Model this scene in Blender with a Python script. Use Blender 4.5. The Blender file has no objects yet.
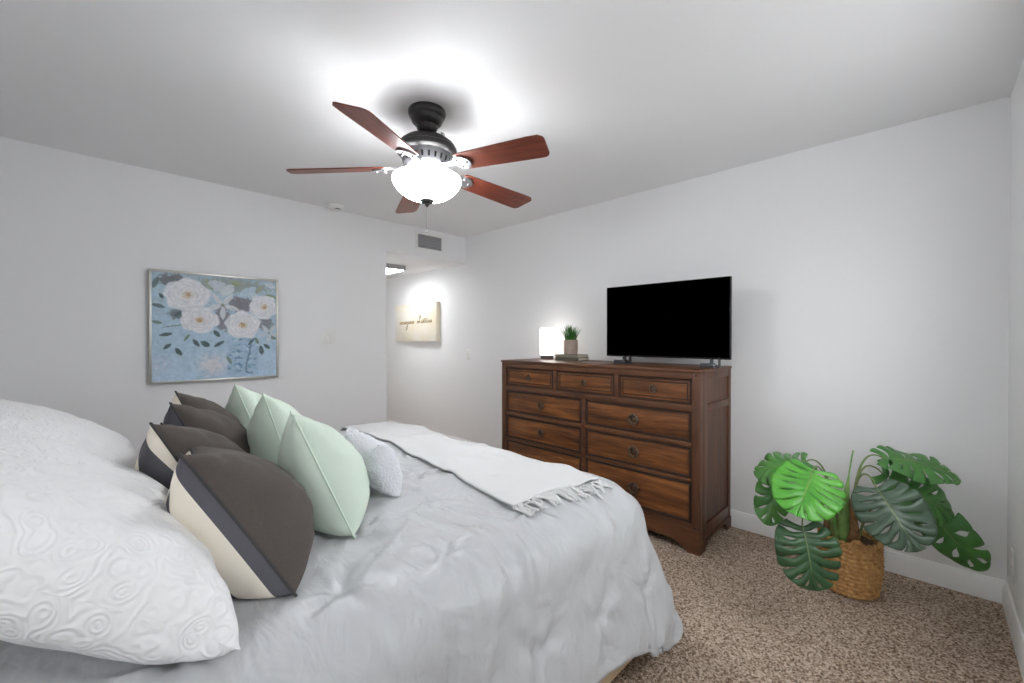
import bpy, bmesh, math, random
import numpy as np
from mathutils import Vector, Matrix, noise as mnoise
C = bpy.context.scene.collection
SC = bpy.context.scene
PI = math.pi

def lin(c):
    return tuple(((v/255)/12.92 if v/255 <= .04045 else ((v/255+.055)/1.055)**2.4) for v in c)

# ------------------------------------------------------------------ camera, world, lights, exposure
cam = bpy.data.cameras.new('camera'); cam.lens = 36*426/1024; cam.sensor_width = 36; cam.clip_start = .02
camo = bpy.data.objects.new('camera', cam); C.objects.link(camo); SC.camera = camo
yaw = math.atan2(.7004, .7137)
camo.location = (0, 0, 1.28); camo.rotation_euler = (PI/2-math.radians(.4), 0, yaw-PI/2)
w = bpy.data.worlds.new('daylight'); SC.world = w; w.use_nodes = True
bg = w.node_tree.nodes['Background']; bg.inputs[0].default_value = (.96, .985, 1, 1); bg.inputs[1].default_value = 4.6
wt = w.node_tree; wtc = wt.nodes.new('ShaderNodeTexCoord'); wsp = wt.nodes.new('ShaderNodeSeparateXYZ'); wmr = wt.nodes.new('ShaderNodeMapRange')
wmr.inputs[1].default_value = -.12; wmr.inputs[2].default_value = .12; wrp = wt.nodes.new('ShaderNodeMixRGB')       # overcast sky above, dull ground below
wrp.inputs[1].default_value = (.48, .49, .50, 1); wrp.inputs[2].default_value = (.94, .975, 1, 1)
wt.links.new(wtc.outputs['Generated'], wsp.inputs[0]); wt.links.new(wsp.outputs[2], wmr.inputs[0]); wt.links.new(wmr.outputs[0], wrp.inputs[0]); wt.links.new(wrp.outputs[0], bg.inputs[0])
SC.view_settings.view_transform = 'Standard'; SC.view_settings.look = 'None'
SC.view_settings.gamma = 1; SC.view_settings.use_curve_mapping = False; SC.view_settings.exposure = 0.72
SC.cycles.use_denoising = True; SC.cycles.max_bounces = 14; SC.cycles.diffuse_bounces = 10
SC.cycles.caustics_reflective = False; SC.cycles.caustics_refractive = False; SC.cycles.sample_clamp_indirect = 6

WX, WD, WA, WC, HT = 3.13, -.63, 3.82, -.27, 2.44      # right wall x, head wall x, left wall y, near wall y, height
HALL_X, HALL_Z, HALL_Y = 2.127, 2.14, 6.6
ADDED_WIN = [('x', WD, -.2, .42, .95, 2.15), ('y', WC, 1.15, 2.35, 1.05, 2.05)]   # unseen openings added to let daylight in: axis, wall, from, to, sill, head

for ax, c, a, b, z0, z1 in ADDED_WIN:                        # portals: daylight enters only through the two added openings
    l = bpy.data.lights.new('added_window_portal', 'AREA'); l.shape = 'RECTANGLE'; l.cycles.is_portal = True
    o = bpy.data.objects.new('added_window_portal', l); C.objects.link(o)
    l.size = b-a; l.size_y = z1-z0
    if ax == 'x': o.location = (c-.06, (a+b)/2, (z0+z1)/2); o.rotation_euler = (PI/2, 0, -PI/2)
    else: o.location = ((a+b)/2, c-.06, (z0+z1)/2); o.rotation_euler = (PI/2, 0, 0)
    # an area light shines along its local -Z: the first faces +X, the second +Y
    d = Vector((1, 0, 0)) if ax == 'x' else Vector((0, 1, 0))
    o.rotation_euler = d.to_track_quat('-Z', 'Z').to_euler()

# ------------------------------------------------------------------ materials
MATS = {}
def mat(name, col, rough=.6, metal=0, spec=.5, emit=None, estr=0, noise=None, bump=None, sheen=0, coat=0):
    m = bpy.data.materials.new(name); m.use_nodes = True
    nt = m.node_tree; p = nt.nodes['Principled BSDF']
    p.inputs['Base Color'].default_value = (*lin(col), 1); p.inputs['Roughness'].default_value = rough
    p.inputs['Metallic'].default_value = metal; p.inputs['Specular IOR Level'].default_value = spec
    if sheen: p.inputs['Sheen Weight'].default_value = sheen
    if coat: p.inputs['Coat Weight'].default_value = coat; p.inputs['Coat Roughness'].default_value = .15
    if emit: p.inputs['Emission Color'].default_value = (*lin(emit), 1); p.inputs['Emission Strength'].default_value = estr
    if noise:                       # (scale, colour b)
        tc = nt.nodes.new('ShaderNodeTexCoord'); n = nt.nodes.new('ShaderNodeTexNoise'); n.inputs['Scale'].default_value = noise[0]
        n.inputs['Detail'].default_value = 5
        nt.links.new(tc.outputs['Object'], n.inputs['Vector'])
        r = nt.nodes.new('ShaderNodeValToRGB'); r.color_ramp.elements[0].position = .35; r.color_ramp.elements[1].position = .65
        r.color_ramp.elements[0].color = (*lin(col), 1); r.color_ramp.elements[1].color = (*lin(noise[1]), 1)
        nt.links.new(n.outputs['Fac'], r.inputs['Fac']); nt.links.new(r.outputs['Color'], p.inputs['Base Color'])
    if bump:                        # (scale, strength, distance)
        tc = nt.nodes.new('ShaderNodeTexCoord'); n = nt.nodes.new('ShaderNodeTexNoise'); n.inputs['Scale'].default_value = bump[0]
        n.inputs['Detail'].default_value = 4
        nt.links.new(tc.outputs['Object'], n.inputs['Vector'])
        b = nt.nodes.new('ShaderNodeBump'); b.inputs['Strength'].default_value = bump[1]; b.inputs['Distance'].default_value = bump[2]
        nt.links.new(n.outputs['Fac'], b.inputs['Height']); nt.links.new(b.outputs['Normal'], p.inputs['Normal'])
    MATS[name] = m
    return m

M_wall = mat('wall_paint', (236, 236, 237), .85, spec=.2, bump=(90, .12, .004))
M_ceil = mat('ceiling_paint', (236, 236, 237), .9, spec=.15, bump=(70, .15, .004))
M_trim = mat('trim_paint', (240, 240, 240), .35)
M_plastic = mat('white_plastic', (232, 232, 230), .35)
M_dark = mat('dark_bronze', (40, 38, 38), .38, .3)
M_pewter = mat('pewter', (150, 150, 153), .32, .85)
M_black = mat('black_gap', (14, 14, 14), .8)
M_screen = mat('screen_glass', (0, 0, 0), .5, spec=0)
M_tvbody = mat('black_plastic', (14, 14, 15), .45, spec=.3)
M_tvfoot = mat('grey_metal', (84, 85, 88), .4, .6)
M_silver = mat('silver_frame', (186, 184, 178), .35, .7)
M_ring = mat('antique_bronze', (120, 102, 86), .4, .7, noise=(60, (84, 70, 58)))
M_soil = mat('soil', (58, 44, 34), 1, noise=(60, (92, 72, 55)), bump=(70, 1, .02))
M_potclay = mat('taupe_ceramic', (168, 150, 138), .7, noise=(25, (150, 133, 122)))
M_grass = mat('grass_green', (66, 128, 44), .5, noise=(20, (40, 92, 34)))
M_paper = mat('book_pages', (205, 198, 182), .9)
M_bookg = mat('book_cover_grey', (120, 114, 100), .7, noise=(120, (150, 144, 128)))
M_bookd = mat('book_cover_dark', (84, 78, 68), .7, noise=(120, (104, 98, 86)))
M_tan = mat('tan_ticking', (214, 192, 160), .85, bump=(200, .2, .004))
M_white_fab = mat('white_cotton', (240, 240, 240), .9, spec=.2, bump=(160, .25, .004))
M_fuzzy = mat('white_boucle', (226, 227, 232), .95, spec=.1, sheen=.3, bump=(110, .9, .012))
M_throw = mat('white_throw', (212, 212, 212), .95, spec=.1, sheen=.2, bump=(260, .5, .004))
M_green = mat('mint_linen', (212, 225, 211), .9, spec=.15, sheen=.15, noise=(600, (202, 216, 202)), bump=(420, .35, .003))
M_mintpipe = mat('mint_piping', (214, 229, 214), .9, spec=.15)
M_charcoal = mat('charcoal_linen', (96, 89, 84), .95, spec=.15, sheen=.1, noise=(900, (76, 70, 66)), bump=(420, .4, .003))
M_pipe_dark = mat('charcoal_piping', (72, 70, 71), .9, spec=.15)
M_trunk = mat('tan_trunk', (150, 112, 76), .8, noise=(40, (112, 80, 52)), bump=(60, .5, .01))
M_stem = mat('stem_green', (98, 126, 66), .5, noise=(20, (120, 128, 82)))
M_sheath = mat('sheath_green', (136, 172, 100), .45, noise=(12, (104, 146, 76)))

def grey_sateen():
    m = mat('grey_sateen', (184, 185, 187), .4, spec=.42, sheen=.15)
    nt = m.node_tree; p = nt.nodes['Principled BSDF']
    tc = nt.nodes.new('ShaderNodeTexCoord')
    b0 = None
    for sc_, st, ds, stretch in ((5, .7, .035, (1, .45, 1)), (14, .6, .016, (1, .55, .6)), (900, .05, .002, (1, 1, 1))):
        mp = nt.nodes.new('ShaderNodeMapping'); mp.inputs['Scale'].default_value = stretch
        n = nt.nodes.new('ShaderNodeTexNoise'); n.inputs['Scale'].default_value = sc_; n.inputs['Detail'].default_value = 3
        n.inputs['Distortion'].default_value = .6
        nt.links.new(tc.outputs['Object'], mp.inputs['Vector']); nt.links.new(mp.outputs[0], n.inputs['Vector'])
        b = nt.nodes.new('ShaderNodeBump'); b.inputs['Strength'].default_value = st; b.inputs['Distance'].default_value = ds
        nt.links.new(n.outputs['Fac'], b.inputs['Height'])
        if b0: nt.links.new(b0.outputs[0], b.inputs['Normal'])
        b0 = b
    nt.links.new(b0.outputs[0], p.inputs['Normal'])
    return m
M_sateen = grey_sateen()

def matelasse():
    m = mat('white_matelasse', (236, 236, 237), .9, spec=.15)
    nt = m.node_tree; p = nt.nodes['Principled BSDF']
    tc = nt.nodes.new('ShaderNodeTexCoord')
    v = nt.nodes.new('ShaderNodeTexVoronoi'); v.inputs['Scale'].default_value = 24; v.feature = 'SMOOTH_F1'; v.inputs['Smoothness'].default_value = .6; v.inputs['Randomness'].default_value = .8
    n = nt.nodes.new('ShaderNodeTexNoise'); n.inputs['Scale'].default_value = 6; n.inputs['Detail'].default_value = 1
    nt.links.new(tc.outputs['UV'], v.inputs['Vector']); nt.links.new(tc.outputs['UV'], n.inputs['Vector'])
    a = nt.nodes.new('ShaderNodeMath'); a.operation = 'MULTIPLY_ADD'; a.inputs[1].default_value = 36
    nt.links.new(v.outputs['Distance'], a.inputs[0])
    k = nt.nodes.new('ShaderNodeMath'); k.operation = 'MULTIPLY'; k.inputs[1].default_value = 60
    nt.links.new(n.outputs['Fac'], k.inputs[0]); nt.links.new(k.outputs[0], a.inputs[2])
    s = nt.nodes.new('ShaderNodeMath'); s.operation = 'SINE'; nt.links.new(a.outputs[0], s.inputs[0])
    b = nt.nodes.new('ShaderNodeBump'); b.inputs['Strength'].default_value = .34; b.inputs['Distance'].default_value = .004
    nt.links.new(s.outputs[0], b.inputs['Height'])
    n2 = nt.nodes.new('ShaderNodeTexNoise'); n2.inputs['Scale'].default_value = 30; nt.links.new(tc.outputs['UV'], n2.inputs['Vector'])
    b2 = nt.nodes.new('ShaderNodeBump'); b2.inputs['Strength'].default_value = .35; b2.inputs['Distance'].default_value = .008
    nt.links.new(n2.outputs['Fac'], b2.inputs['Height']); nt.links.new(b.outputs[0], b2.inputs['Normal'])
    nt.links.new(b2.outputs[0], p.inputs['Normal'])
    return m
M_matelasse = matelasse()

def stripes(name, phase, angle=0.0, period=.19):
    m = mat(name, (230, 222, 205), .92, spec=.15, bump=(420, .3, .003))
    nt = m.node_tree; p = nt.nodes['Principled BSDF']
    tc = nt.nodes.new('ShaderNodeTexCoord'); mp = nt.nodes.new('ShaderNodeMapping')
    mp.inputs['Rotation'].default_value = (0, 0, angle); mp.inputs['Scale'].default_value = (1/period, 1, 1); mp.inputs['Location'].default_value = (phase, 0, 0)
    mp.vector_type = 'POINT'
    nt.links.new(tc.outputs['UV'], mp.inputs['Vector'])
    sp = nt.nodes.new('ShaderNodeSeparateXYZ'); nt.links.new(mp.outputs[0], sp.inputs[0])
    f = nt.nodes.new('ShaderNodeMath'); f.operation = 'FRACT'; nt.links.new(sp.outputs[0], f.inputs[0])
    r = nt.nodes.new('ShaderNodeValToRGB'); r.color_ramp.interpolation = 'CONSTANT'
    e = r.color_ramp.elements; e[0].color = (*lin((92, 91, 97)), 1); e[1].position = .44; e[1].color = (*lin((234, 226, 212)), 1)
    nt.links.new(f.outputs[0], r.inputs['Fac']); nt.links.new(r.outputs['Color'], p.inputs['Base Color'])
    return m

def wood(name, axis, c1, c2, c3, rough=.42, sc=1.0):
    m = mat(name, c1, rough, spec=.4)
    nt = m.node_tree; p = nt.nodes['Principled BSDF']
    tc = nt.nodes.new('ShaderNodeTexCoord')
    def tex(k, det):
        mp = nt.nodes.new('ShaderNodeMapping'); s = [14*k, 14*k, 14*k]; s['xyz'.index(axis)] = 1.3*k; mp.inputs['Scale'].default_value = s
        n = nt.nodes.new('ShaderNodeTexNoise'); n.inputs['Scale'].default_value = sc; n.inputs['Detail'].default_value = det; n.inputs['Roughness'].default_value = .65
        n.inputs['Distortion'].default_value = .8
        nt.links.new(tc.outputs['Object'], mp.inputs['Vector']); nt.links.new(mp.outputs[0], n.inputs['Vector'])
        return n
    n1, n2 = tex(1, 8), tex(4, 5)
    mx = nt.nodes.new('ShaderNodeMath'); mx.operation = 'MULTIPLY_ADD'; mx.inputs[1].default_value = .7
    h = nt.nodes.new('ShaderNodeMath'); h.operation = 'MULTIPLY'; h.inputs[1].default_value = .3
    nt.links.new(n2.outputs['Fac'], h.inputs[0]); nt.links.new(n1.outputs['Fac'], mx.inputs[0]); nt.links.new(h.outputs[0], mx.inputs[2])
    r = nt.nodes.new('ShaderNodeValToRGB'); e = r.color_ramp.elements
    e[0].position = .34; e[0].color = (*lin(c2), 1); e[1].position = .66; e[1].color = (*lin(c3), 1)
    k = e.new(.49); k.color = (*lin(c1), 1)
    nt.links.new(mx.outputs[0], r.inputs['Fac']); nt.links.new(r.outputs['Color'], p.inputs['Base Color'])
    b = nt.nodes.new('ShaderNodeBump'); b.inputs['Strength'].default_value = .15; b.inputs['Distance'].default_value = .003
    nt.links.new(mx.outputs[0], b.inputs['Height']); nt.links.new(b.outputs[0], p.inputs['Normal'])
    return m
M_woodY = wood('walnut_drawer', 'y', (112, 68, 37), (54, 31, 20), (160, 102, 54))
M_woodF = wood('walnut_frame', 'y', (92, 58, 38), (58, 37, 27), (116, 76, 48))
M_woodZ = wood('walnut_upright', 'z', (88, 56, 38), (58, 38, 28), (110, 74, 50))
M_woodDark = mat('dark_bead', (44, 28, 20), .5, noise=(40, (58, 38, 27)))
M_blade = wood('cherry_blade', 'x', (112, 52, 36), (82, 36, 27), (136, 70, 46), .38, 1.6)

def carpet():
    m = mat('carpet_frieze', (130, 110, 95), 1, spec=.05)
    nt = m.node_tree; p = nt.nodes['Principled BSDF']
    tc = nt.nodes.new('ShaderNodeTexCoord')
    n0 = nt.nodes.new('ShaderNodeTexNoise'); n0.inputs['Scale'].default_value = 60
    nt.links.new(tc.outputs['Object'], n0.inputs['Vector'])
    mixv = nt.nodes.new('ShaderNodeMixRGB'); mixv.inputs[0].default_value = .012
    nt.links.new(tc.outputs['Object'], mixv.inputs[1]); nt.links.new(n0.outputs['Color'], mixv.inputs[2])
    v = nt.nodes.new('ShaderNodeTexVoronoi'); v.inputs['Scale'].default_value = 165
    nt.links.new(mixv.outputs[0], v.inputs['Vector'])
    sp = nt.nodes.new('ShaderNodeSeparateColor'); nt.links.new(v.outputs['Color'], sp.inputs[0])
    r = nt.nodes.new('ShaderNodeValToRGB'); e = r.color_ramp.elements
    e[0].position = 0; e[0].color = (*lin((104, 86, 71)), 1); e[1].position = 1; e[1].color = (*lin((222, 204, 186)), 1)
    a = e.new(.28); a.color = (*lin((152, 130, 112)), 1); b_ = e.new(.62); b_.color = (*lin((192, 171, 152)), 1)
    nt.links.new(sp.outputs[0], r.inputs['Fac'])
    big = nt.nodes.new('ShaderNodeTexNoise'); big.inputs['Scale'].default_value = 2.2; nt.links.new(tc.outputs['Object'], big.inputs['Vector'])
    rb = nt.nodes.new('ShaderNodeMapRange'); rb.inputs[3].default_value = .84; rb.inputs[4].default_value = 1.12
    nt.links.new(big.outputs['Fac'], rb.inputs[0])
    mul = nt.nodes.new('ShaderNodeVectorMath'); mul.operation = 'SCALE'
    nt.links.new(r.outputs['Color'], mul.inputs[0]); nt.links.new(rb.outputs[0], mul.inputs['Scale'])
    nt.links.new(mul.outputs[0], p.inputs['Base Color'])
    b = nt.nodes.new('ShaderNodeBump'); b.inputs['Strength'].default_value = .8; b.inputs['Distance'].default_value = .007
    nt.links.new(v.outputs['Distance'], b.inputs['Height']); b.invert = True
    nt.links.new(b.outputs[0], p.inputs['Normal'])
    return m
M_carpet = carpet()

def straw():
    m = mat('woven_straw', (208, 164, 106), .75, noise=(55, (166, 120, 70)), bump=(130, .6, .006))
    return m
M_straw = straw()

def vcol_mat(name, rough=.6, spec=.3, bump=None):
    m = mat(name, (255, 255, 255), rough, spec=spec, bump=bump)
    nt = m.node_tree; a = nt.nodes.new('ShaderNodeVertexColor'); a.layer_name = 'Col'
    nt.links.new(a.outputs[0], nt.nodes['Principled BSDF'].inputs['Base Color'])
    return m

# ------------------------------------------------------------------ helpers
def link(o, parent=None):
    C.objects.link(o)
    if parent: o.parent = parent
    return o
def tag(o, label=None, cat=None, group=None, kind=None):
    if label: o['label'] = label
    if cat: o['category'] = cat
    if group: o['group'] = group
    if kind: o['kind'] = kind
    return o
def empty(name, loc=(0, 0, 0), rz=0, **k):
    o = bpy.data.objects.new(name, None); o.location = loc; o.rotation_euler = (0, 0, rz); o.empty_display_size = .05
    link(o); tag(o, **k); return o
def obj(name, bm, mats, parent=None, sharp=35, smooth=True):
    me = bpy.data.meshes.new(name); bmesh.ops.recalc_face_normals(bm, faces=bm.faces) if smooth != 'raw' else None
    bm.to_mesh(me); bm.free()
    for m in (mats if isinstance(mats, (list, tuple)) else [mats]): me.materials.append(m)
    if smooth: me.shade_smooth(); me.set_sharp_from_angle(angle=math.radians(sharp))
    return link(bpy.data.objects.new(name, me), parent)
def box(bm, x0, x1, y0, y1, z0, z1, bev=0, seg=2, mi=0, M=None):
    r = bmesh.ops.create_cube(bm, size=1)
    vs = r['verts']
    for v in vs: v.co = Vector((x0+(v.co.x+.5)*(x1-x0), y0+(v.co.y+.5)*(y1-y0), z0+(v.co.z+.5)*(z1-z0)))
    fs = {f for v in vs for f in v.link_faces}
    for f in fs: f.material_index = mi
    if bev:
        es = list({e for v in vs for e in v.link_edges})
        r = bmesh.ops.bevel(bm, geom=es, offset=bev, segments=seg, affect='EDGES', profile=.5)
        vs = list({v for v in r['verts']})
        for f in r['faces']: f.material_index = mi
    if M is not None:
        allv = set(vs)
        stack = list(vs)
        while stack:
            v = stack.pop()
            for e in v.link_edges:
                u = e.other_vert(v)
                if u not in allv: allv.add(u); stack.append(u)
        for v in allv: v.co = M @ v.co
    return vs
def lathe(bm, prof, seg=32, c=(0, 0, 0), mi=0, cap0=False, cap1=False):
    rings = []
    for r, z in prof:
        rings.append([bm.verts.new((c[0]+r*math.cos(2*PI*k/seg), c[1]+r*math.sin(2*PI*k/seg), c[2]+z)) for k in range(seg)])
    for a, b in zip(rings, rings[1:]):
        for k in range(seg):
            f = bm.faces.new((a[k], a[(k+1) % seg], b[(k+1) % seg], b[k])); f.material_index = mi
    if cap0: bm.faces.new(rings[0][::-1]).material_index = mi
    if cap1: bm.faces.new(rings[-1]).material_index = mi
def tube(bm, pts, rad, seg=8, mi=0, closed=False):
    pts = [Vector(p) for p in pts]; n = len(pts)
    rr = rad if hasattr(rad, '__len__') else [rad]*n
    up = Vector((0, 0, 1)); rings = []; prev = None
    for i, p in enumerate(pts):
        t = (pts[(i+1) % n]-pts[i-1]) if closed else (pts[min(i+1, n-1)]-pts[max(i-1, 0)])
        if t.length < 1e-9: t = Vector((0, 0, 1))
        t.normalize()
        if prev is None:
            a = t.cross(up if abs(t.z) < .9 else Vector((1, 0, 0))).normalized()
        else:
            a = prev-t*prev.dot(t)
            a = a.normalized() if a.length > 1e-6 else t.cross(Vector((1, 0, 0))).normalized()
        prev = a; b = t.cross(a)
        rings.append([bm.verts.new(p+(a*math.cos(2*PI*k/seg)+b*math.sin(2*PI*k/seg))*rr[i]) for k in range(seg)])
    for i in range(n if closed else n-1):
        A, B = rings[i], rings[(i+1) % n]
        for k in range(seg): bm.faces.new((A[k], A[(k+1) % seg], B[(k+1) % seg], B[k])).material_index = mi
    if not closed:
        bm.faces.new(rings[0][::-1]).material_index = mi; bm.faces.new(rings[-1]).material_index = mi
def torus(bm, c, R, r, axis='x', seg=20, s2=8, mi=0):
    pts = []
    for k in range(seg):
        a = 2*PI*k/seg; u, v = R*math.cos(a), R*math.sin(a)
        pts.append(Vector(c)+(Vector((0, u, v)) if axis == 'x' else Vector((u, v, 0)) if axis == 'z' else Vector((u, 0, v))))
    tube(bm, pts, r, s2, mi, True)
def grid_mesh(bm, P, mi=0, uv=None, flip=False):
    n, m = P.shape[:2]
    V = [[bm.verts.new(P[i, j]) for j in range(m)] for i in range(n)]
    ul = bm.loops.layers.uv.verify() if uv is not None else None
    for i in range(n-1):
        for j in range(m-1):
            q = [(i, j), (i+1, j), (i+1, j+1), (i, j+1)]
            if flip: q = q[::-1]
            f = bm.faces.new([V[a][b] for a, b in q]); f.material_index = mi
            if ul:
                for lp, (a, b) in zip(f.loops, q): lp[ul].uv = uv[a, b]
    return V
def bez(p0, p1, p2, p3, n=10):
    p0, p1, p2, p3 = map(Vector, (p0, p1, p2, p3)); out = []
    for i in range(n+1):
        t = i/n; out.append(p0*(1-t)**3+p1*3*t*(1-t)**2+p2*3*t*t*(1-t)+p3*t**3)
    return out
def prism(bm, poly, a0, a1, axis='x', mi=0):
    """extrude a 2-D outline along an axis; outline is given in the other two axes"""
    def P(u, v, a): return (a, u, v) if axis == 'x' else (u, a, v) if axis == 'y' else (u, v, a)
    A = [bm.verts.new(P(u, v, a0)) for u, v in poly]; B = [bm.verts.new(P(u, v, a1)) for u, v in poly]
    n = len(poly)
    for k in range(n): bm.faces.new((A[k], A[(k+1) % n], B[(k+1) % n], B[k])).material_index = mi
    bm.faces.new(A[::-1]).material_index = mi; bm.faces.new(B).material_index = mi
def struct(name, bm, m, **k):
    o = obj(name, bm, m, **k); o['kind'] = 'structure'; return o
NB = lambda: bmesh.new()

# ------------------------------------------------------------------ cloth maths (position based relaxation on grids)
def groups(n, m, rest, kinds, X0=None):
    idx = np.arange(n*m).reshape(n, m); G = []
    for di, dj, st in kinds:
        L = rest*math.hypot(di, dj)
        a = idx[max(0, -di):n-max(0, di), max(0, -dj):m-max(0, dj)]; b = idx[max(0, di):n-max(0, -di) if di < 0 else n, max(0, dj):m+min(0, dj) if dj < 0 else m]
        b = idx[max(0, di):n+min(0, di), max(0, dj):m+min(0, dj)]
        k = abs(di) if di else abs(dj); par = (np.arange(a.shape[0])[:, None] if di else np.arange(a.shape[1])[None, :])
        col = np.broadcast_to((par//k) % 2, a.shape)
        for c in (0, 1):
            s = col == c
            if s.any(): G.append((a[s], b[s], L if X0 is None else np.linalg.norm(X0.reshape(-1, 3)[a[s]]-X0.reshape(-1, 3)[b[s]], axis=1)*1.012, st))
    return G
def solve(P, G, lo=None):
    for a, b, L, st in G:
        d = P[b]-P[a]; l = np.sqrt((d*d).sum(1))+1e-9
        e = (l-L)
        if st < 0: e = np.minimum(e, 0)      # bending: resist folding only
        c = d*(e/l*.5*abs(st))[:, None]
        P[a] += c; P[b] -= c
def upsample(Q):
    n, m = Q.shape[:2]
    R = np.zeros((2*n-1, 2*m-1, 3)); R[::2, ::2] = Q
    R[1::2, ::2] = (Q[1:]+Q[:-1])/2; R[:, 1::2] = (R[:, 2::2]+R[:, :-2:2])/2
    return R
def grid_normals(Q):
    du = np.gradient(Q, axis=0); dv = np.gradient(Q, axis=1); n = np.cross(du, dv)
    return n/(np.linalg.norm(n, axis=2, keepdims=True)+1e-12)
def blur(A, k):
    for _ in range(k):
        for ax in (0, 1):
            pad = [(0, 0)]*A.ndim; pad[ax] = (1, 1); B = np.pad(A, pad, mode='edge')
            A = (B[:-2]+2*B[1:-1]+B[2:])/4 if ax == 0 else (B[:, :-2]+2*B[:, 1:-1]+B[:, 2:])/4
    return A
rng = np.random.RandomState(7)

# ------------------------------------------------------------------ the room
def room():
    t = .14
    b = NB(); box(b, WD-t, WX+t, WC-t, WA, -.06, 0); box(b, HALL_X-t, WX+t, WA, HALL_Y+t, -.06, 0); struct('floor', b, M_carpet)
    b = NB(); box(b, WD-t, WX+t, WC-t, WA, HT, HT+.08); struct('ceiling', b, M_ceil)
    b = NB(); box(b, HALL_X-t, WX+t, WA+t, HALL_Y+t, HALL_Z, HALL_Z+.08); struct('ceiling_hall', b, M_ceil)
    b = NB(); box(b, WX, WX+t, WC-t, HALL_Y+t, 0, HT); struct('wall_right', b, M_wall)
    b = NB(); box(b, WD-t, HALL_X, WA, WA+t, 0, HT); box(b, HALL_X, WX, WA, WA+t, HALL_Z, HT); struct('wall_left', b, M_wall)
    b = NB(); box(b, HALL_X-t, HALL_X, WA+t, HALL_Y, 0, HT); struct('wall_hall_left', b, M_wall)
    b = NB(); box(b, HALL_X-t, WX+t, HALL_Y, HALL_Y+t, 0, HT); struct('wall_hall_end', b, M_wall)
    for i, (ax, c, a, e, z0, z1) in enumerate(ADDED_WIN):
        b = NB()
        if ax == 'x':
            lo, hi = WC-t, WA+t
            for y0, y1, q0, q1 in ((lo, a, 0, HT), (e, hi, 0, HT), (a, e, 0, z0), (a, e, z1, HT)): box(b, c-t, c, y0, y1, q0, q1)
            struct('wall_behind', b, M_wall)
        else:
            lo, hi = WD, WX
            for x0, x1, q0, q1 in ((lo, a, 0, HT), (e, hi, 0, HT), (a, e, 0, z0), (a, e, z1, HT)): box(b, x0, x1, c-t, c, q0, q1)
            struct('wall_near', b, M_wall)
        # frame of the added, unseen opening, in the depth of the wall
        fw = .05; b = NB(); mid = (a+e)/2
        def bb(u0, u1, q0, q1, d0=-.09, d1=-.05, B=b):
            if ax == 'x': box(B, c+d0, c+d1, u0, u1, q0, q1, .004)
            else: box(B, u0, u1, c+d0, c+d1, q0, q1, .004)
        bb(a, e, z0, z0+fw); bb(a, e, z1-fw, z1); bb(a, a+fw, z0+fw, z1-fw); bb(e-fw, e, z0+fw, z1-fw); bb(mid-fw/2, mid+fw/2, z0+fw, z1-fw)
        wf = struct('added_window_%d' % (i+1), b, M_plastic)
    # baseboards with a stepped, rounded top
    prof = [(0, 0), (.016, 0), (.016, .078), (.013, .085), (.013, .092), (.009, .098), (.007, .108), (0, .112)]
    b = NB(); prism(b, [(WX-p, z) for p, z in prof], WC, HALL_Y, 'y'); struct('baseboard_right', b, M_trim)
    b = NB(); prism(b, [(WC+p, z) for p, z in prof], WD, WX-.016, 'x'); struct('baseboard_near', b, M_trim)
    b = NB(); prism(b, [(WA-p, z) for p, z in prof], WD, HALL_X, 'x'); struct('baseboard_left', b, M_trim)
room()

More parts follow.
